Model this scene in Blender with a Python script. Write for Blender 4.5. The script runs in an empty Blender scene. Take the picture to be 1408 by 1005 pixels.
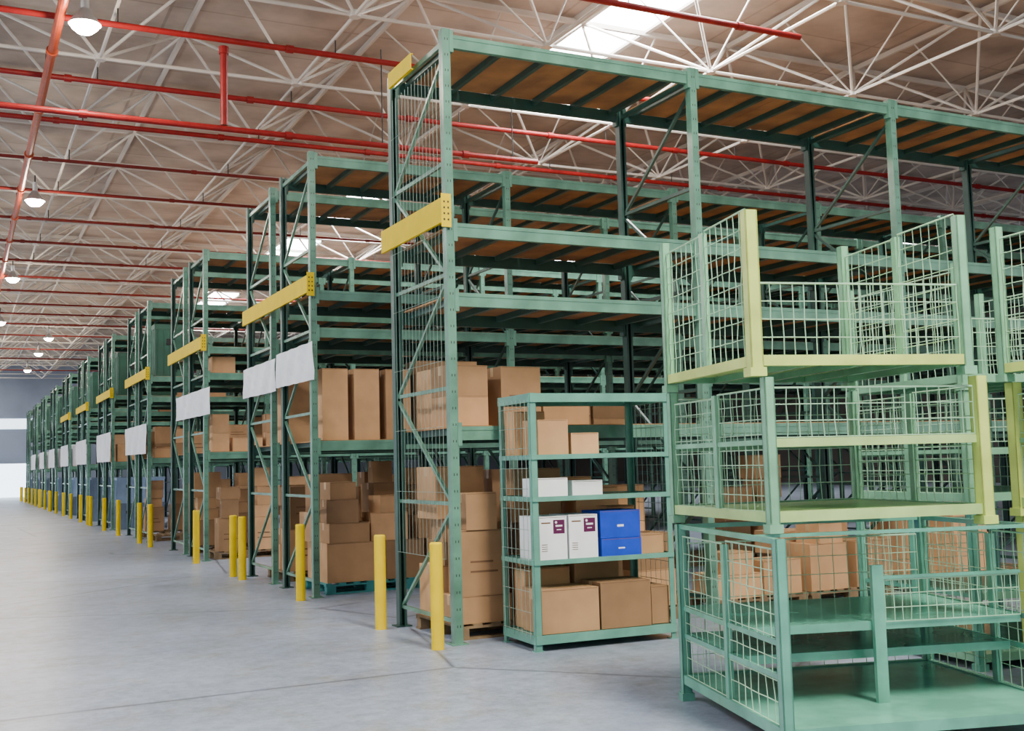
import bpy, math, random
from mathutils import Vector, Matrix
random.seed(7)
scn=bpy.context.scene
col=scn.collection
# ------------------------------------------------------------ materials
def mat(name, c, rough=0.5, metal=0.0, var=0.15, scale=6.0, rnd=0.0, c2=None, bump=0.0, emit=None, es=0, spec=.5):
    m=bpy.data.materials.new(name); m.use_nodes=True
    nt=m.node_tree; n=nt.nodes; l=nt.links; b=n['Principled BSDF']
    b.inputs['Roughness'].default_value=rough; b.inputs['Metallic'].default_value=metal
    b.inputs['Specular IOR Level'].default_value=spec
    tc=n.new('ShaderNodeTexCoord'); no=n.new('ShaderNodeTexNoise')
    no.inputs['Scale'].default_value=scale; no.inputs['Detail'].default_value=6
    l.new(tc.outputs['Object'],no.inputs['Vector'])
    ra=n.new('ShaderNodeValToRGB'); l.new(no.outputs['Fac'],ra.inputs['Fac'])
    d=c2 if c2 else tuple(x*(1-var) for x in c)
    ra.color_ramp.elements[0].position=0.35; ra.color_ramp.elements[1].position=0.65
    ra.color_ramp.elements[0].color=(*d,1); ra.color_ramp.elements[1].color=(*c,1)
    out=ra.outputs['Color']
    if rnd>0:
        oi=n.new('ShaderNodeObjectInfo'); hs=n.new('ShaderNodeHueSaturation')
        mr=n.new('ShaderNodeMapRange'); mr.inputs['To Min'].default_value=1-rnd; mr.inputs['To Max'].default_value=1+rnd*.6
        l.new(oi.outputs['Random'],mr.inputs['Value']); l.new(mr.outputs['Result'],hs.inputs['Value'])
        l.new(out,hs.inputs['Color']); out=hs.outputs['Color']
    l.new(out,b.inputs['Base Color'])
    if emit:
        b.inputs['Emission Color'].default_value=(*emit,1); b.inputs['Emission Strength'].default_value=es
    return m
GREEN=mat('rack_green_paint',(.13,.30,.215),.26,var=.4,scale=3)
GREEN_SHADE=mat('rack_green_in_shade',(.026,.09,.072),.4,var=.3,scale=3)  # rack green darkened: shade on rear and inner parts put into colour
CGREEN=mat('cart_green_paint',(.20,.45,.28),.22,var=.28,scale=4)
CTEAL=mat('cart_teal_paint',(.12,.38,.28),.18,var=.3,scale=4)
CLIT=mat('cart_green_warm_lit',(.58,.70,.16),.33,var=.25,scale=4)  # cart green with warm yellow light painted into the colour
CHALFLIT=mat('cart_green_half_lit',(.42,.60,.22),.3,var=.25,scale=4)  # weaker step of the same painted warm light, for the middle carts
TEAL=mat('shelf_teal_paint',(.14,.37,.29),.26,var=.25,scale=3)
WIRE=mat('galvanised_wire',(.30,.44,.37),.4,metal=.2,var=.2)
CWIRE=mat('cart_wire',(.38,.62,.42),.32,metal=.1,var=.2)
YELLOW=mat('safety_yellow_paint',(.78,.55,.0),.6,var=.1,scale=5,spec=.12)
RED=mat('sprinkler_red_paint',(.28,.010,.010),.45,var=.25,spec=.3)
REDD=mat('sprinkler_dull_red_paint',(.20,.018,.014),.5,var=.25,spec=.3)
ORED=mat('main_pipe_orange_red',(.46,.06,.012),.4,var=.25,spec=.3)
WHITE=mat('truss_white_paint',(.78,.74,.68),.5,var=.35,scale=.3)
SHEET=mat('white_sheet',(.85,.87,.93),.6,var=.12,scale=2)
WBOX=mat('white_carton',(.9,.9,.93),.6,var=.06)
BLUE=mat('blue_carton',(.012,.055,.58),.5,var=.2)
PURP=mat('maroon_print',(.10,.005,.06),.5)
CARD=mat('cardboard',(.58,.325,.155),.8,var=.2,scale=3,rnd=.5)
CARDD=mat('cardboard_seam',(.16,.08,.04),.9)
TAPE=mat('packing_tape',(.56,.37,.19),.3)
PLY=mat('plywood_deck',(.50,.25,.09),.7,c2=(.24,.12,.05),scale=2)
PALW=mat('pallet_wood',(.26,.17,.09),.8,var=.3,scale=8)
PTEAL=mat('pallet_teal',(.04,.26,.26),.6,var=.2)
LAMP=mat('lamp_aluminium',(.6,.6,.6),.35,metal=.6)
BULB=mat('lamp_bulb',(1,1,1),.3,emit=(1,.95,.86),es=120)
SKYL=mat('skylight_and_fill_panel',(1,1,1),.3,emit=(.95,.98,1),es=20)
GLOW=mat('window_glass_daylit',(1,1,1),.3,emit=(.70,.86,1),es=3.0)
DOORG=mat('daylit_doorway_glass',(1,1,1),.3,emit=(.70,.86,1),es=5.0)
DARK=mat('black_rubber',(.02,.02,.02),.6)
WALL=mat('wall_paint',(.34,.40,.52),.8,var=.25,scale=.3)
WALLD=mat('wall_dark_brown',(.08,.07,.065),.9,var=.3,scale=.4)
CRATE=mat('blue_grey_plastic',(.26,.37,.56),.5,var=.3,scale=2,rnd=.6)
CRATEG=mat('dark_green_plastic',(.03,.13,.08),.5,var=.3,scale=2)
FL=mat('concrete_floor',(.36,.42,.54),.36,c2=(.27,.32,.42),scale=.6)
nt=FL.node_tree; n=nt.nodes; l=nt.links; b=n['Principled BSDF']
tc=n.new('ShaderNodeTexCoord')
vo=n.new('ShaderNodeTexVoronoi'); vo.feature='DISTANCE_TO_EDGE'; vo.inputs['Scale'].default_value=.22
nz=n.new('ShaderNodeTexNoise'); nz.inputs['Scale'].default_value=1.2; nz.inputs['Detail'].default_value=8
mx=n.new('ShaderNodeMixRGB'); mx.inputs['Fac'].default_value=.06
l.new(tc.outputs['Object'],nz.inputs['Vector']); l.new(tc.outputs['Object'],mx.inputs['Color1']); l.new(nz.outputs['Color'],mx.inputs['Color2'])
l.new(mx.outputs['Color'],vo.inputs['Vector'])
cr=n.new('ShaderNodeValToRGB'); cr.color_ramp.elements[0].position=0; cr.color_ramp.elements[0].color=(.32,.32,.34,1)
cr.color_ramp.elements[1].position=.006; cr.color_ramp.elements[1].color=(1,1,1,1); l.new(vo.outputs['Distance'],cr.inputs['Fac'])
n2=n.new('ShaderNodeTexNoise'); n2.inputs['Scale'].default_value=1.1; n2.inputs['Detail'].default_value=12; n2.inputs['Roughness'].default_value=.8
l.new(tc.outputs['Object'],n2.inputs['Vector'])
r2=n.new('ShaderNodeValToRGB'); r2.color_ramp.elements[0].position=.50; r2.color_ramp.elements[0].color=(1,1,1,1)
r2.color_ramp.elements[1].position=.64; r2.color_ramp.elements[1].color=(.92,.82,.62,1); l.new(n2.outputs['Fac'],r2.inputs['Fac'])
n3=n.new('ShaderNodeTexNoise'); n3.inputs['Scale'].default_value=6; n3.inputs['Detail'].default_value=14; n3.inputs['Roughness'].default_value=.88
l.new(tc.outputs['Object'],n3.inputs['Vector'])
r3=n.new('ShaderNodeValToRGB'); r3.color_ramp.elements[0].position=.40; r3.color_ramp.elements[0].color=(.58,.59,.62,1); r3.color_ramp.elements[1].position=.58; l.new(n3.outputs['Fac'],r3.inputs['Fac'])
src=b.inputs['Base Color'].links[0].from_socket
for o2 in (cr,r2,r3):
    m1=n.new('ShaderNodeMixRGB'); m1.blend_type='MULTIPLY'; m1.inputs['Fac'].default_value=1
    l.new(src,m1.inputs['Color1']); l.new(o2.outputs['Color'],m1.inputs['Color2']); src=m1.outputs['Color']
l.new(src,b.inputs['Base Color'])
rr=n.new('ShaderNodeMapRange'); rr.inputs['To Min'].default_value=.2; rr.inputs['To Max'].default_value=.5; l.new(n2.outputs['Fac'],rr.inputs['Value']); l.new(rr.outputs['Result'],b.inputs['Roughness'])
CE=mat('ceiling_deck',(.66,.56,.47),.9,c2=(.42,.345,.285),scale=.8)
nt=CE.node_tree; n=nt.nodes; l=nt.links; b=n['Principled BSDF']
tc=n.new('ShaderNodeTexCoord'); br=n.new('ShaderNodeTexBrick'); l.new(tc.outputs['Object'],br.inputs['Vector'])
br.inputs['Scale'].default_value=1; br.inputs['Brick Width'].default_value=3.5; br.inputs['Row Height'].default_value=1.75; br.offset=0
br.inputs['Mortar Size'].default_value=.03; br.inputs['Color1'].default_value=(1,1,1,1); br.inputs['Color2'].default_value=(.86,.85,.84,1); br.inputs['Mortar'].default_value=(.72,.7,.68,1)
src=b.inputs['Base Color'].links[0].from_socket
m1=n.new('ShaderNodeMixRGB'); m1.blend_type='MULTIPLY'; m1.inputs['Fac'].default_value=1
l.new(src,m1.inputs['Color1']); l.new(br.outputs['Color'],m1.inputs['Color2']); l.new(m1.outputs['Color'],b.inputs['Base Color'])

# ------------------------------------------------------------ mesh builder
class MB:
    def __init__(s): s.v=[]; s.f=[]; s.m=[]; s.mats=[]
    def mi(s,m):
        if m not in s.mats: s.mats.append(m)
        return s.mats.index(m)
    def box(s,x0,x1,y0,y1,z0,z1,m,M=None):
        i=len(s.v); k=s.mi(m)
        P=[Vector((x,y,z)) for z in (z0,z1) for y in (y0,y1) for x in (x0,x1)]
        if M: P=[M@p for p in P]
        s.v+=P
        for q in ((0,2,3,1),(4,5,7,6),(0,1,5,4),(2,6,7,3),(0,4,6,2),(1,3,7,5)):
            s.f.append([i+a for a in q]); s.m.append(k)
    def bar(s,p0,p1,w,h,m):
        p0=Vector(p0);p1=Vector(p1);d=p1-p0;L=d.length
        q=d.to_track_quat('Z','Y').to_matrix().to_4x4(); q.translation=p0
        s.box(-w/2,w/2,-h/2,h/2,0,L,m,q)
    def cyl(s,p0,p1,r,m,n=8,r2=None,caps=True):
        p0=Vector(p0);p1=Vector(p1);d=p1-p0
        q=d.to_track_quat('Z','Y'); i=len(s.v); k=s.mi(m); r2=r if r2 is None else r2
        for P,rr in ((p0,r),(p1,r2)):
            for a in range(n):
                t=2*math.pi*a/n; s.v.append(P+q@Vector((rr*math.cos(t),rr*math.sin(t),0)))
        for a in range(n):
            b=(a+1)%n; s.f.append([i+a,i+b,i+n+b,i+n+a]); s.m.append(k)
        if caps:
            s.f.append([i+a for a in range(n)][::-1]); s.m.append(k)
            s.f.append([i+n+a for a in range(n)]); s.m.append(k)
    def lathe(s,prof,m,n=24,c=(0,0)):
        i=len(s.v);k=s.mi(m)
        for r,z in prof:
            for a in range(n):
                t=2*math.pi*a/n; s.v.append(Vector((c[0]+r*math.cos(t),c[1]+r*math.sin(t),z)))
        for j in range(len(prof)-1):
            for a in range(n):
                b=(a+1)%n; s.f.append([i+j*n+a,i+j*n+b,i+(j+1)*n+b,i+(j+1)*n+a]); s.m.append(k)
    def mesh(s,name):
        me=bpy.data.meshes.new(name); me.from_pydata([tuple(p) for p in s.v],[],s.f)
        for m in s.mats: me.materials.append(m)
        me.polygons.foreach_set('material_index',s.m); me.update(); return me
def part(name,me,parent,loc=(0,0,0),rz=0,label=None):
    o=bpy.data.objects.new(name,me); col.objects.link(o); o.parent=parent; o.location=loc; o.rotation_euler[2]=rz
    if label: o['label']=label
    return o
def thing(name,label,cat,me=None,loc=(0,0,0),rz=0,group=None):
    o=bpy.data.objects.new(name,me); col.objects.link(o); o.location=loc; o.rotation_euler[2]=rz
    o['label']=label; o['category']=cat
    if group: o['group']=group
    return o
def struct(name,me):
    o=bpy.data.objects.new(name,me); col.objects.link(o); o['kind']='structure'; return o

# ------------------------------------------------------------ room
XL,XR,YN,YF,ZC=-14,46,-4,96,10.3
m=MB(); m.box(XL,XR,YN,YF,-.2,0,FL); struct('floor',m.mesh('floor'))
m=MB(); m.box(XL,XR,YN,YF,ZC,ZC+.2,CE); struct('ceiling',m.mesh('ceiling'))
m=MB(); m.box(XL,XR,YF,YF+.3,0,ZC,WALL); struct('wall_back',m.mesh('wall_back'))
m=MB(); m.box(XR,XR+.3,YN,YF,0,ZC,WALLD); struct('wall_right',m.mesh('wall_right'))
m=MB(); m.box(-10,9.2,YF-.05,YF,5.3,6.1,GLOW)
for x in (-6,-2,2,6): m.box(x-.05,x+.05,YF-.1,YF-.04,5.2,6.2,WALL)
struct('window_1',m.mesh('window_1'))
m=MB(); m.box(-3,4.9,YF-.06,YF,0,2.6,DOORG)
m.box(-3.1,5.0,YF-.09,YF-.05,2.6,2.75,WALL)
struct('door_1',m.mesh('door_1'))
k=2
SK=[(11.6,13.5,20.5,1600),(11.6,33,38,1100),(11.6,41,46,1100),(11.6,55,60,800),(23.5,41,46,700),(35,33,38,600),  # last two are extra panels added for light
    (-6,4,12,1100),(-6,18,26,750),(-6,34,42,650),(-6,50,58,600),(-6,66,74,600),(-2,82,90,700),(4.5,-2.5,3.5,2800)]  # unseen panels added to light aisle, far wall and carts, last one warm
for x,y0,y1,E in SK:
        m=MB(); m.box(x-.75,x+.75,y0,y1,ZC-.06,ZC-.01,SKYL)
        m.box(x-.85,x-.75,y0,y1,ZC-.12,ZC-.005,WHITE); m.box(x+.75,x+.85,y0,y1,ZC-.12,ZC-.005,WHITE)
        struct('window_%d'%k,m.mesh('window_%d'%k)); k+=1  # window names here also cover the added fill panels
        li=bpy.data.lights.new('skylight_and_fill','AREA'); li.shape='RECTANGLE'; li.size=1.4; li.size_y=y1-y0; li.energy=E; li.color=(1,.98,.94) if y0>0 else (1,.92,.76)
        o=bpy.data.objects.new('skylight_and_fill_light',li); col.objects.link(o); o.location=(x,(y0+y1)/2,ZC-.2)
# ------------------------------------------------------------ space frame
S=3.5; Z0,Z1=8.85,ZC-.12
sf=thing('space_frame','white painted steel space frame carrying the roof deck','roof truss')
ch=MB(); dg=MB(); tp=MB()
nx=int((XR-XL)/S); ny=int((YF-2)/S)
def T(i,j): return (XL+.4+i*S, 1+j*S, Z1)
def B(i,j): return (XL+.4+(i+.5)*S, 1+(j+.5)*S, Z0)
for i in range(nx+1):
    for j in range(ny+1):
        if i<nx: tp.bar(T(i,j),T(i+1,j),.07,.10,WHITE)
        if j<ny: tp.bar(T(i,j),T(i,j+1),.07,.10,WHITE)
        if i<nx and j<ny:
            b0=B(i,j)
            if i<nx-1: ch.cyl(b0,B(i+1,j),.032,WHITE,6,caps=False)
            if j<ny-1: ch.cyl(b0,B(i,j+1),.032,WHITE,6,caps=False)
            for a,c in ((0,0),(1,0),(0,1),(1,1)): dg.cyl(b0,T(i+a,j+c),.030,WHITE,6,caps=False)
            ch.cyl((b0[0],b0[1],b0[2]-.04),(b0[0],b0[1],b0[2]+.06),.10,WHITE,8)
            if i>=6 and j<8:
                t00,t10,t01=Vector(T(i,j)),Vector(T(i+1,j)),Vector(T(i,j+1))
                dg.cyl(b0,(t00+t10)/2,.018,WHITE,5,caps=False); dg.cyl(b0,(t00+t01)/2,.018,WHITE,5,caps=False)
part('bottom_chord_grid',ch.mesh('bottom_chords'),sf); part('diagonal_strut',dg.mesh('diagonals'),sf); part('top_chord_grid',tp.mesh('top_chords'),sf)
# ------------------------------------------------------------ pipes
hmesh={}
def hanger_mesh(L):
    L=round(L,3)
    if L not in hmesh:
        b=MB(); b.cyl((0,0,0),(0,0,L),.012,DARK,6); hmesh[L]=b.mesh('pipe_hanger')
    return hmesh[L]
def pipe(pts,r,m,label,hang=()):
    b=MB()
    for a,c in zip(pts[:-1],pts[1:]):
        a=Vector(a);c=Vector(c); b.cyl(a,c,r,m,12)
        d=(c-a); L=d.length; d.normalize(); q=0
        while q<L: b.cyl(a+d*q,a+d*min(q+.12,L),r*1.35,m,12); q+=3.2
    o=thing('sprinkler_pipe',label,'pipe',b.mesh('sprinkler_pipe'),group='red sprinkler pipes')
    for x,y,z in hang: part('pipe_hanger',hanger_mesh(8.805-z),o,(x,y,z))
    return o
PX=1.28
pipe([(PX,6,8.36),(PX,92,8.36)],.07,ORED,'orange-red sprinkler main pipe running along the aisle',[(PX,1+(j+.5)*S,8.36) for j in range(2,12)])
for y,x1 in ((14.1,12.5),(17.8,30),(20.6,30),(23.2,30),(26.2,30),(29.2,30),(32.5,30),(35.8,30),(39,24),(42.2,24),(45.5,24),(49,24),(52,24),(55.5,24),(60,24),(66.6,24),(72,24),(80,24)):
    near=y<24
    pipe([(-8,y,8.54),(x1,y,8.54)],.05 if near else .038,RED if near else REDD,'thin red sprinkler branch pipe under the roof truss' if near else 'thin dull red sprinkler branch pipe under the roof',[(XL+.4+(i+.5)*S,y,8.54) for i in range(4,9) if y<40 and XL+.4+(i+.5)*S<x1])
pipe([(3.8,17.9,8.46),(3.8,17.9,7.16)],.06,RED,'short vertical red drop pipe')
pipe([(-8,17.9,7.1),(9.5,17.9,7.1)],.05,RED,'low red sprinkler branch pipe',[(x,17.9,7.1) for x in (-1,6.5,9)])
# ------------------------------------------------------------ lamps
m=MB(); m.lathe([(.05,.30),(.08,.28),(.12,.21),(.19,.12),(.235,.05),(.225,.05),(.18,.11),(.11,.19),(.04,.24)],LAMP); shade=m.mesh('lamp_shade')
m=MB(); m.lathe([(.001,-.09),(.11,-.07),(.18,-.01),(.215,.05),(.16,.08),(.001,.10)],BULB,20); bulb=m.mesh('lamp_bulb')
m=MB(); m.cyl((0,0,.28),(0,0,.5),.06,LAMP,16); m.cyl((0,0,.5),(0,0,.68),.015,DARK,8); hs=m.mesh('lamp_housing')
for x,ys in ((1.60,(17.05,28.8,40.6,52.4,64,76,88)),(3.9,(58,65.5,76))):
    for y in ys:
        t=thing('high_bay_lamp','round aluminium high bay lamp glowing under the roof truss','lamp',loc=(x,y,8.13),group='high bay lamps')
        part('lamp_shade',shade,t); part('bulb',bulb,t); part('lamp_housing',hs,t)
        li=bpy.data.lights.new('lamp','POINT'); li.energy=180; li.color=(1,.82,.6); li.shadow_soft_size=.15
        o=bpy.data.objects.new('lamp_light',li); col.objects.link(o); o.location=(x,y,7.85)
# ------------------------------------------------------------ racks
W=2.79; D=1.40; H=5.66
def post_mesh(G):
    m=MB(); m.box(-.040,.040,-.045,-.035,0,H,G); m.box(-.040,-.032,-.035,.045,0,H,G); m.box(.032,.040,-.035,.045,0,H,G)
    m.box(-.032,-.016,.035,.045,0,H,G); m.box(.016,.032,.035,.045,0,H,G)
    m.box(-.08,.08,-.08,.08,0,.012,G)
    z=.15
    while z<H-.1:
        m.box(-.018,-.010,-.0460,-.0445,z,z+.022,DARK); m.box(.010,.018,-.0460,-.0445,z,z+.022,DARK); z+=.15
    return m.mesh('upright_post')
def brace_mesh(G):
    m=MB(); z=.2; k=0
    while z<H-.3:
        m.bar((0,.04,z),(0,D-.04,z),.03,.035,G)
        a,b=(.04,D-.04) if k%2 else (D-.04,.04)
        z2=min(z+1.0,H-.1); m.bar((0,a,z),(0,b,z2),.03,.03,G); z+=1.05;k+=1
    m.bar((0,.04,H-.12),(0,D-.04,H-.12),.03,.05,G)
    return m.mesh('frame_brace')
def beam_mesh(G):
    m=MB(); m.box(.040,W-.040,-.025,.025,-.06,.06,G); m.box(.040,W-.040,-.03,-.02,.03,.065,G)
    for x in (.05,W-.05): m.box(x-.02,x+.02,-.052,.03,-.11,.10,G)
    return m.mesh('beam')
def deck_mesh(G):
    m=MB()
    x=.07
    while x<W-.1:
        x2=min(x+.67,W-.07); m.box(x,x2-.006,.03,D-.03,.061,.075,PLY); x=x2
    for i in range(6):
        x=.15+i*(W-.3)/5; m.box(x-.025,x+.025,.03,D-.03,.0,.06,G)
    return m.mesh('deck_panel')
def wiremesh(y0,y1,z0,z1,sy,sz,r,M):
    m=MB(); y=y0
    while y<=y1+1e-4: m.cyl((0,y,z0),(0,y,z1),r,M,4,caps=False); y+=sy
    z=z0
    while z<=z1+1e-4: m.cyl((0,y0,z),(0,y1,z),r,M,4,caps=False); z+=sz
    return m.mesh('wire_mesh')
kits={}
for key,G in (('g',GREEN),('d',GREEN_SHADE)):
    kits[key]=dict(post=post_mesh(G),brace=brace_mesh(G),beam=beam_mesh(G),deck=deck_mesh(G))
WM=wiremesh(.08,D-.08,.75,H-.3,.09,.60,.0022,WIRE)
XE=4.04
def rack(y0,bays,levels,front='g',rear='d',mesh=True,label=''):
    t=thing('pallet_rack',label,'rack',loc=(XE,y0,0),group='green pallet racks')
    for i in range(bays+1):
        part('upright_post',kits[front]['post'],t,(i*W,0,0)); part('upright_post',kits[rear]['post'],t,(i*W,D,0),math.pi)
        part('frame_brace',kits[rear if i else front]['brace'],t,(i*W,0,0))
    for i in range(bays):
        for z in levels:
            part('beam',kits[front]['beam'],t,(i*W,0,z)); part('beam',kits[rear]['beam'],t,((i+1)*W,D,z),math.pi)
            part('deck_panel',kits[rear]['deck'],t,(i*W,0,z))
    if mesh: part('wire_mesh_panel',WM,t,(-.06,0,0),label='galvanised wire mesh end panel')
    return t
L1=(5.55,3.76,3.11,1.88); L2=(5.55,3.80,3.32,1.88)
rack(9.40,7,L1,'g','d',True,'tall green pallet rack with plywood decks and wire mesh end')
pairs=[13.82,20.70,27.4,34.2,41,47.8,54.6,61.4,68.2,75]
for k,y in enumerate(pairs):
    nb=(8,8,6,4,4,3,3,2,1,1,1)[k]
    rack(y,nb,L2,'g','d',False,'tall green pallet rack storing cardboard boxes beside the aisle')
    rack(y+D+.6,nb,L2,'g','d',False,'tall green pallet rack backing onto its twin')
def plate(y0,y1,z0,z1,tab=True):
    m=MB(); m.box(-.008,.0,y0,y1,z0,z1,YELLOW); m.box(0,.02,y0,y1,z1-.008,z1,YELLOW); m.box(0,.02,y0,y1,z0,z0+.008,YELLOW)
    if tab:
        m.box(-.008,.09,y0-.008,y0,z0-.04,z1+.04,YELLOW)
        for i in range(4):
            for x in (.02,.06): m.box(x-.008,x+.008,y0-.010,y0-.006,z0+.02+i*.055,z0+.038+i*.055,DARK)
    return thing('rack_end_plate','bright yellow steel guard plate fixed across rack end','guard plate',m.mesh('rack_end_plate'),(XE-.09,0,0),group='yellow rack end plates')
plate(9.33,10.95,3.81,4.04)
for y in pairs[:6]: plate(y-.08,y+3.5,3.82,4.04)
plate(10.02,10.66,5.48,5.64,False)
def sheet(y0,y1,z0,z1,sd):
    random.seed(sd); m=MB(); N=20; J=4; k=m.mi(SHEET); i0=len(m.v)
    rz=[random.uniform(-.004,.004)+a*.001 for a in range(N+1)]
    for a in range(N+1):
        y=y0+(y1-y0)*a/N
        for j in range(J+1):
            w=.010*math.sin(a*1.1+sd+j*.9)+random.uniform(-.006,.006); z=z0+rz[a]+(z1-z0-rz[a])*j/J
            m.v+=[Vector((w,y,z)),Vector((w-.003,y,z))]
    R_=(J+1)*2
    for a in range(N):
        for j in range(J):
            i=i0+a*R_+j*2
            m.f+=[[i,i+R_,i+R_+2,i+2],[i+1,i+3,i+R_+3,i+R_+1]]; m.m+=[k]*2
    return thing('paper_banner','blank white wrinkled paper banner hung across the rack end','banner',m.mesh('paper_banner'),(XE-.08,0,0),group='white rack end banners')
sheet(13.55,15.35,2.70,3.18,1); sheet(15.4,17.35,2.68,3.14,2)
sheet(19.9,23.3,2.60,3.08,3); sheet(27.3,30.9,2.05,2.75,4)
for i,y in enumerate(pairs[3:9]): sheet(y-.1,y+3.4,1.95,2.8,5+i)
m=MB(); m.lathe([(.001,.925),(.048,.925),(.057,.912),(.057,.0),(.001,0)],YELLOW,20); bol=m.mesh('safety_bollard')
for y in [9.25,10.72,13.62,16.75,17.35,20.3,25.5,27.1,30.9,34,37.6,38.4,40.8,44.4,47.6,51.2,54.4,55.2,58,61.2,62,64.8,68,71.5,74.8,78.4,80]:
    thing('safety_bollard','yellow painted steel bollard guarding the rack corner','bollard',bol,(3.79,y,0),group='yellow safety bollards')
# ------------------------------------------------------------ cardboard boxes
def carton(w,d,h,M=CARD,tape=TAPE,label=0,nm='cardboard_box'):
    m=MB()
    m.box(-w/2,w/2,-d/2,d/2,0,h-.004,M)
    m.box(-w/2,w/2,-d/2,-.003,h-.004,h,M); m.box(-w/2,w/2,.003,d/2,h-.004,h,M)
    m.box(-w/2+.002,w/2-.002,-.003,.003,h-.004,h-.002,CARDD)
    m.box(-w/2-.001,w/2+.001,-.028,.028,h,h+.001,tape)
    for sx in (-1,1): m.box(min(sx*w/2,sx*(w/2+.0015)),max(sx*w/2,sx*(w/2+.0015)),-.028,.028,h-.09,h+.001,tape)
    m.box(-w/2+.01,w/2-.01,-d/2-.0008,-d/2,h-.010,h-.006,CARDD)
    if label==1:
        m.box(w*.1,w*.38,-d/2-.0015,-d/2,h*.5,h*.75,WBOX)
        for i in range(3): m.box(w*.13,w*.33,-d/2-.002,-d/2-.0014,h*(.55+.06*i),h*(.57+.06*i),CARDD)
    if label==2:
        m.box(w*.02,w*.42,-d/2-.0015,-d/2,h*.60,h*.92,PURP)
        m.box(w*.10,w*.34,-d/2-.002,-d/2-.0014,h*.76,h*.80,WBOX); m.box(w*.14,w*.30,-d/2-.002,-d/2-.0014,h*.68,h*.70,WBOX)
        m.cyl((w*.12,-d/2-.0021,h*.86),(w*.12,-d/2-.0014,h*.86),h*.03,WBOX,12)
        for i in range(4): m.box(-w*.4,-w*.2,-d/2-.002,-d/2-.0005,h*(.2+.05*i),h*(.212+.05*i),CARDD)
        m.box(-w*.40,-w*.08,-d/2-.002,-d/2-.0005,h*.84,h*.87,CARDD)
    if label==3:
        m.box(-w*.08,w*.08,-d/2-.0015,-d/2,h*.40,h*.48,SHEET)
    if label==4:
        for i in range(2): m.box(-w*.3,w*.3-.1*i*w,-d/2-.001,-d/2-.0002,h*(.35+.15*i),h*(.38+.15*i),CARDD)
    return m.mesh(nm)
tmpl=[(.5,.42,.36,0),(.6,.5,.45,1),(.42,.4,.30,0),(.7,.5,.50,0),(.45,.38,.6,4),(.55,.45,.25,0),(.62,.5,.38,4),(.36,.34,.22,0),(.30,.3,.34,0),(.52,.44,.5,0)]
tm=[(w,d,h,carton(w,d,h,label=lb),'brown cardboard box with white shipping label' if lb==1 else 'brown cardboard box sealed with tape on a rack') for w,d,h,lb in tmpl]
tall=[(w,d,h,carton(w,d,h),'tall narrow brown cardboard box standing on the rack') for w,d,h in ((.36,.4,1.0),(.42,.42,1.04),(.34,.4,.92))]
def crate(w,d,h,M,nm):
    m=MB(); m.box(-w/2,w/2,-d/2,d/2,0,h*.9,M); m.box(-w/2-.015,w/2+.015,-d/2-.015,d/2+.015,h*.9,h,M)
    for i in range(5):
        x=-w/2+w*(i+.5)/5; m.box(x-.012,x+.012,-d/2-.012,d/2+.012,.02,h*.9,M)
    for i in range(4):
        y=-d/2+d*(i+.5)/4; m.box(-w/2-.012,w/2+.012,y-.012,y+.012,.02,h*.9,M)
    m.box(-w*.12,w*.12,-d/2-.018,-d/2,h*.6,h*.72,DARK)
    return m.mesh(nm)
crb=(.62,.62,.74,crate(.62,.62,.74,CRATE,'plastic_crate')); crg=(.7,1.2,1.25,crate(.7,1.2,1.25,CRATEG,'plastic_crate')); crw=(.6,1.1,.85,crate(.6,1.1,.85,SHEET,'plastic_crate'))
def placebox(t,x,y,z,rz=0):
    return thing('cardboard_box',t[4],'box',t[3],(x,y,z),rz,'cardboard boxes on the racks')
m=MB()
for i in range(7): x=-.6+.03+i*.19; m.box(x-.045 if i else -.6,x+.045 if i<6 else .6,-.5,.5,.12,.14,PALW)
for y in (-.45,0,.45): m.box(-.6,.6,y-.05,y+.05,.10,.12,PALW)
for y in (-.45,0,.45):
    for x in (-.53,0,.53): m.box(x-.06,x+.06,y-.05,y+.05,.02,.10,PALW)
    m.box(-.6,.6,y-.05,y+.05,0,.02,PALW)
pal=m.mesh('wood_pallet'); palt=pal.copy(); palt.materials[0]=PTEAL
def pallet(x,y,teal=False):
    thing('pallet','teal painted pallet on the floor' if teal else 'wooden pallet on the floor under the rack','pallet',palt if teal else pal,(x,y,0),0,'pallets under the racks')
def fill(y0,bay,z,zmax,seed,p=.85,kinds=None,depth=2):
    random.seed(seed); x=XE+bay*W+.14; xe=XE+(bay+1)*W-.12
    kinds=kinds or tm
    while True:
        t=random.choice(kinds)
        if x+t[0]>xe: break
        if random.random()<p:
            for dd in range(depth):
                y=y0+.10+t[1]/2+dd*.62
                n=1 if random.random()<.35 else 2
                zz=z
                for q in range(n+ (1 if dd else 0)):
                    if zz+t[2]>zmax: break
                    placebox(t,x+t[0]/2,y,zz,random.uniform(-.03,.03)); zz+=t[2]+.0015
        x+=t[0]+random.uniform(.03,.10)
def floorfill(y0,bay,seed,teal=False,zmax=1.7,p=.95,dep=(0,1),pxs=(.78,2.02),n=(2,3,4,5)):
    for px in pxs: pallet(XE+bay*W+px,y0+.66,teal)
    random.seed(seed)
    for px in pxs:
        for sx in (-.3,.3):
            for dd in dep:
                if random.random()>p: continue
                zz=.14
                base=[tm[0],tm[4],tm[5],tm[9]]
                for q in range(random.choice(n)):
                    t=random.choice(base if q==0 else base+[tm[2],tm[7],tm[8],tm[7]])
                    if zz+t[2]>zmax: break
                    placebox(t,XE+bay*W+px+sx+random.uniform(-.025,.025),y0+.16+t[1]/2+dd*.5+random.uniform(0,.03),zz,random.uniform(-.12,.12) if q else 0); zz+=t[2]+.0015
                    if t in (tm[7],tm[8]) and q>2: break
DK=1.88+.0755
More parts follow.
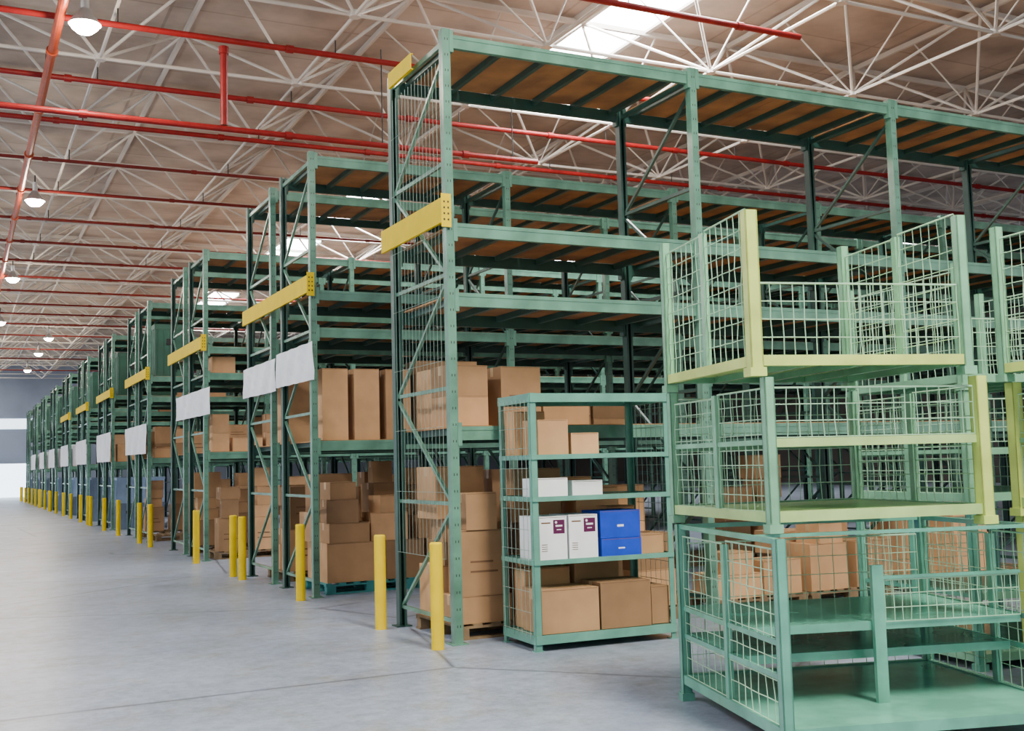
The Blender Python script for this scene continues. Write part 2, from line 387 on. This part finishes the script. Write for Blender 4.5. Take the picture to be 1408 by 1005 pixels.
floorfill(9.40,0,20,pxs=(.66,1.95),zmax=1.6)
floorfill(9.40,1,21,p=.5,zmax=1.0); floorfill(9.40,2,22,p=.45,zmax=1.2)
for x,y,t,zz in ((.38,.7,tm[2],0),(.38,.7,tm[2],.302),(.98,.75,tm[4],0),(1.55,.9,tm[5],0),(.42,1.15,tm[4],0)):
    placebox(t,XE+x,9.40+y,DK+zz,.05)
# second row, first bay: wide low boxes with a jumble on top
def stackrow(y0,offs):
    for px in (.78,2.02): pallet(XE+px,y0+.66,True)
    for x,y,z,i,a in offs: placebox(tm[i],XE+x,y0+y,.14+z,a)
stackrow(13.82,[(.56,.45,0,3,0),(1.28,.43,0,9,0),(1.95,.45,0,3,.0),(.60,.98,0,3,0),(1.40,.98,0,6,0),(2.05,.98,0,6,.0),
    (.50,.42,.5015,5,.05),(1.08,.44,.5015,0,-.06),(1.70,.44,.5015,2,.08),(2.12,.42,.5015,7,-.1),
    (.44,.40,.753,2,-.08),(.82,.42,.753,7,.15) if False else (.44,.92,.5015,6,.03),(1.10,.42,.863,7,.12),(1.30,.98,.3815,9,.02),(2.0,.98,.3815,1,.03),
    (.42,.38,1.055,7,.1),(.46,.92,.883,9,0),(1.28,.98,.883,0,.05),(1.72,.44,.803,8,.2)])
floorfill(13.82,1,61,True,p=.6,dep=(0,)); floorfill(13.82,2,62,False,p=.5,dep=(0,))
fill(13.82,0,DK,3.2,5,1,tall,1)
fill(13.82,1,DK,3.2,81,.3,None,1)
floorfill(15.82,0,77,p=.8,n=(3,4,5)); fill(15.82,0,DK,3.2,9,.8,tall,1)
for k,y in enumerate(pairs[1:5]):
    if k<2: floorfill(y,0,100+k*3,dep=(0,),n=(4,5,6))
    fill(y,0,DK,3.1,130+k*3,.9,None,1)
    if k<1: floorfill(y,1,111,p=.5,dep=(0,))
    if k<2: floorfill(y+2.0,0,160+k,p=.8,dep=(0,),n=(3,4,5)); fill(y+2.0,0,DK,3.1,170+k,.8,None,1)
    fill(y,0,3.32+.0755,3.75,190+k,.5,[tm[2],tm[5]],1)
def put(t,x,y,z,lab): thing('plastic_crate',lab,'crate',t[3],(x,y,z),0,'plastic crates in the racks')
for yy in (27.4,29.4): put(crg,XE+.5,yy+.7,3.8755,'dark green plastic crate high on the rack')
for k,y in enumerate(pairs[3:]):
    for yy in (y,y+2.0):
        for xx in ((.45,) if k>1 else (.45,1.15)):
            for j in (0,1):
                put(crb,XE+xx,yy+.40+j*.68,0,'blue-grey plastic crate stacked beside the aisle'); put(crb,XE+xx,yy+.40+j*.68,.745,'blue-grey plastic crate stacked beside the aisle')
        if k>1: put(crw,XE+.42,yy+.7,DK,'large white plastic crate on the middle shelf')
        put(crg,XE+.5,yy+.7,3.80+.0755,'dark green plastic crate high on the rack')
        if k<3: put(crg,XE+1.35,yy+.7,3.80+.0755,'dark green plastic crate high on the rack')
# ------------------------------------------------------------ shelving unit
SX,SY,RZ=4.42,8.60,-.05
su=thing('shelving_unit','green steel shelving unit with wire side holding boxes','shelf',loc=(SX,SY,0),rz=RZ)
SW,SD,SH=1.38,.70,2.20
m=MB(); m.box(0,.06,0,.005,0,SH,TEAL); m.box(0,.005,0,.05,0,SH,TEAL); m.box(-.01,.07,-.01,.06,0,.01,TEAL); m.box(.055,.06,0,.02,0,SH,TEAL); sp=m.mesh('shelf_post')
for x,y,r in ((0,0,0),(SW,0,math.pi/2),(SW,SD,math.pi),(0,SD,-math.pi/2)): part('upright_post',sp,su,(x,y,0),r)
def shelf(z,th,lip):
    m=MB(); m.box(.006,SW-.006,.006,SD-.006,-.012,0,TEAL); m.box(.0,SW,-.012,.004,-lip,.006,TEAL); m.box(0,SW,SD-.004,SD+.008,-lip,.006,TEAL)
    m.box(-.008,.006,.006,SD-.006,-lip,.006,TEAL); m.box(SW-.006,SW+.008,.006,SD-.006,-lip,.006,TEAL)
    for i in (1,2): m.box(SW*i/3-.02,SW*i/3+.02,.01,SD-.01,-.035,-.012,TEAL)
    part('shelf_board',m.mesh('shelf_board'),su,(0,0,z))
for z,lp in ((2.19,.07),(1.66,.035),(1.30,.035),(.76,.035),(.13,.07)): shelf(z,.02,lp)
m=MB()
for i in range(7): y=.08+i*(SD-.16)/6; m.cyl((0,y,.1),(0,y,2.15),.0025,WIRE,4)
for i in range(12): z=.15+i*.175; m.cyl((-.004,.05,z),(-.004,SD-.05,z),.0025,WIRE,4)
part('wire_side_panel',m.mesh('wire_side'),su,(-.012,0,0))
part('wire_side_panel',bpy.data.meshes['wire_side'],su,(SW+.016,0,0))
c,s=math.cos(RZ),math.sin(RZ)
def onshelf(x0,w,y0,d,z,h,M=CARD,lab=0,nm='cardboard_box',label='brown cardboard box on the green shelving unit',rz=0):
    me=carton(w,d,h,M,TAPE if M is CARD else M,lab,nm); lx,ly=x0+w/2,y0+d/2
    thing(nm,label,'box',me,(SX+lx*c-ly*s,SY+lx*s+ly*c,z+.001),RZ+rz,'boxes on the shelving unit')
onshelf(.10,.29,.06,.33,1.66,.31); onshelf(.42,.27,.06,.32,1.66,.19,lab=0); onshelf(.04,.3,.43,.22,1.66,.40)
onshelf(.07,.30,.06,.3,1.30,.16,WBOX,0,'white_carton','small plain white carton on the shelf'); onshelf(.46,.30,.15,.3,1.30,.13,WBOX,0,'white_carton','flat white carton on the shelf')
onshelf(.07,.27,.04,.4,.76,.37,WBOX,2,'white_carton','white carton with dark maroon printed label'); onshelf(.36,.28,.04,.4,.76,.375,WBOX,2,'white_carton','white carton with dark maroon printed label')
onshelf(.67,.40,.03,.36,.76,.155,BLUE,3,'blue_carton','blue carton with small white label'); onshelf(.67,.40,.04,.36,.918,.24,BLUE,3,'blue_carton','blue carton stacked on another blue carton')
onshelf(1.10,.24,.1,.30,.76,.17); onshelf(.95,.3,.45,.2,.76,.42)
onshelf(.07,.55,.02,.40,.137,.37); onshelf(.64,.50,.02,.38,.137,.40,lab=0); onshelf(1.17,.18,.06,.35,.137,.33)
onshelf(.1,.45,.44,.22,.137,.52); onshelf(.6,.45,.44,.22,.137,.55)
# ------------------------------------------------------------ stacking carts
wr=random.Random(3)
def cartwire(p,q,up,nu,nv,r=.0030,sag=.0):
    m=MB(); p=Vector(p);q=Vector(q); d=(q-p).normalized(); nrm=Vector((-d.y,d.x,0))
    P=[[p.lerp(q,i/nu)+Vector((0,0,up*j/nv))+nrm*(wr.uniform(-.006,.006) if 0<j<nv else 0)+d*(wr.uniform(-.004,.004) if 0<i<nu else 0) for j in range(nv+1)] for i in range(nu+1)]
    for i in range(nu+1):
        for j in range(nv+1):
            if j<nv: m.cyl(P[i][j],P[i][j+1],r,CWIRE,5,caps=False)
            if i<nu: m.cyl(P[i][j],P[i+1][j],r*(1.9 if j==nv else 1),CWIRE,5,caps=False)
    return m
def cart(x,y,z,rz,Hh,shelves=(),front=0,rear=.8,litpost=(),label='',gate=None,Hr=None,mid=0,M=CGREEN,C=CGREEN,rim=False,CW=1.36,CD=1.38,leg=0):
    Hr=Hr or Hh
    t=thing('stacking_cart',label,'cart',loc=(x,y,z),rz=rz,group='stacked green wire carts')
    def pm(M,w,H_):
        m=MB(); m.box(-w/2,w/2,-w/2,-w/2+.008,.02,H_,M); m.box(-w/2,-w/2+.008,-w/2,w/2,.02,H_,M); m.box(w/2-.008,w/2,-w/2,w/2,.02,H_,M); m.box(-w/2,w/2,w/2-.008,w/2,.02,H_,M)
        m.box(-w/2-.012,w/2+.012,-w/2-.012,w/2+.012,0,.05,M); m.box(-w/2+.006,w/2-.006,-w/2+.006,w/2-.006,H_-.02,H_-.001,DARK)
        return m.mesh('corner_post')
    for i,(a,b) in enumerate(((0,0),(CW,0),(CW,CD),(0,CD))):
        lit=i in litpost
        part('corner_post',pm(CLIT if lit else C,.075 if lit else .06,Hh if i<2 else Hr),t,(a,b,0),label='corner post coloured as warm-lit' if lit else None)
    m=MB(); m.box(-.018,.018,-.025,.025,.08+leg,Hr*.93,C); sp=m.mesh('side_post')
    part('side_post',sp,t,(0,CD*.5,0)); part('side_post',sp,t,(CW,CD*.5,0))
    a0,a1=.06+leg,.12+leg
    m=MB(); m.box(.03,CW-.03,-.025,.025,a0,a1,M); m.box(.03,CW-.03,CD-.025,CD+.025,a0,a1,C); m.box(-.025,.025,.03,CD-.03,a0,a1,M); m.box(CW-.025,CW+.025,.03,CD-.03,a0,a1,C)
    for i in (1,2,3): m.box(CW*i/4-.02,CW*i/4+.02,.03,CD-.03,a0,a0+.04,C)
    part('base_frame',m.mesh('base_frame'),t)
    m=MB(); m.box(.03,CW-.03,.03,CD-.03,a0+.04,a0+.052,M); part('deck_panel',m.mesh('cart_deck'),t)
    for sz,ys in shelves:
        m=MB(); m.box(.03,CW-.03,ys+.02,CD-.03,sz-.01,sz,C); m.box(.035,CW-.035,ys-.01,ys+.02,sz-.045,sz+.005,M); m.box(.035,CW-.035,CD-.03,CD-.01,sz-.045,sz,C)
        m.box(-.010,.010,.04,CD-.04,sz-.03,sz,C); m.box(CW-.010,CW+.010,.04,CD-.04,sz-.03,sz,C)
        part('shelf_board',m.mesh('cart_shelf'),t)
    u=Hr-.18-leg; b0=.12+leg
    for X in (0,CW):
        part('wire_side_panel',cartwire((X,.04,b0),(X,CD/2-.03,b0),u,7,8).mesh('wire_side'),t); part('wire_side_panel',cartwire((X,CD/2+.03,b0),(X,CD-.04,b0),u-.02,7,8).mesh('wire_side'),t)
    if rear: part('wire_rear_panel',cartwire((.04,CD,b0),(CW-.04,CD,b0),rear,16,int(rear*9)).mesh('wire_rear'),t)
    if front: part('wire_front_gate',cartwire((.04,0,.12),(CW-.04,0,.12),front,18,int(front*11),r=.0033).mesh('wire_front'),t)
    if mid: part('wire_front_gate',cartwire((.04,0,mid),(CW-.04,0,mid),Hh-mid-.06,17,3,r=.0033).mesh('wire_front'),t)
    if rim:
        m=MB()
        m.box(-.015,.015,.03,CD-.03,Hh-.03,Hh,C); m.box(CW-.015,CW+.015,.03,CD-.03,Hh-.03,Hh,C); m.box(.03,CW-.03,CD-.015,CD+.015,Hh-.03,Hh,C); m.box(0,CW,.35,.38,Hh-.02,Hh,C)
        part('top_rim',m.mesh('top_rim'),t)
    if gate:
        cx,gy=gate
        m=MB(); m.box(cx-.035,cx+.035,gy-.045,gy-.012,a0+.052,.95,C); part('gate_post',m.mesh('gate_post'),t)
        m=MB(); m.box(cx+.035,CW-.03,gy-.03,gy-.012,.865,.885,C); part('gate_rail',m.mesh('gate_rail'),t)
        part('wire_front_gate',cartwire((cx+.05,gy-.02,.62),(CW-.04,gy-.02,.62),.24,16,3).mesh('wire_front'),t)
    return t
cart(3.935,4.80,.0,-.28,1.16,((.62,.5),(.44,.62)),0,.86,(),'wide low teal-green wire cart with broad tray under the stack',gate=(.80,.5),M=CTEAL,C=CTEAL,rim=True,CW=1.76,CD=1.62,leg=.05)
cart(4.15,5.10,1.165,-.20,.885,((.53,0),),0,.72,(1,),'green wire cart with middle shelf stacked on another',mid=.54,M=CHALFLIT,CW=1.40)
cart(4.08,5.11,2.055,-.24,.96,(),.42,0,(0,),'green wire cart with painted warm light on top of the stack',Hr=1.04,M=CLIT)
RZ1=-.155
x,y=6.12,3.86
cart(x,y,.0,RZ1,1.16,((.40,.25),(.62,0)),0,.9,(3,),'green steel wire cart with shelves at the bottom of the stack',C=CTEAL)
cart(x-.02,y,1.165,RZ1,.88,((.51,0),),0,.72,(3,),'green wire cart with middle shelf stacked on another',mid=.53,M=CHALFLIT)
cart(x-.09,y,2.05,RZ1,.96,(),.42,0,(0,),'green wire cart with painted warm light on top of the stack',Hr=1.04,M=CLIT)
x,y=6.72,6.0
cart(x,y,.0,RZ1,1.16,((.55,0),),0,.9,(),'green steel wire cart standing behind the front stacks',C=CTEAL)
cart(x,y,1.165,RZ1,.88,((.45,0),),0,.72,(),'green wire cart stacked behind the front stacks',mid=.5)
cart(x,y,2.05,RZ1,.96,(),.42,0,(),'green wire cart on top of the rear stack')
# ------------------------------------------------------------ camera, world, light
f,p,r,th=1544.4,.0867,.0269,.4601
F=Vector((math.sin(th)*math.cos(p),math.cos(th)*math.cos(p),math.sin(p))); R0=Vector((math.cos(th),-math.sin(th),0)); U0=R0.cross(F)
R=R0*math.cos(r)-U0*math.sin(r); U=U0*math.cos(r)+R0*math.sin(r)
cd=bpy.data.cameras.new('camera'); co=bpy.data.objects.new('camera',cd); col.objects.link(co)
cd.sensor_width=36; cd.lens=f/1408*36; cd.clip_end=300; cd.clip_start=.05
M=Matrix((R,U,-F)).transposed().to_4x4(); M.translation=(0,0,1.6); co.matrix_world=M
scn.camera=co
w=bpy.data.worlds.new('world'); scn.world=w; w.use_nodes=True
bg=w.node_tree.nodes['Background']; bg.inputs['Color'].default_value=(.90,.95,1,1); bg.inputs['Strength'].default_value=.92
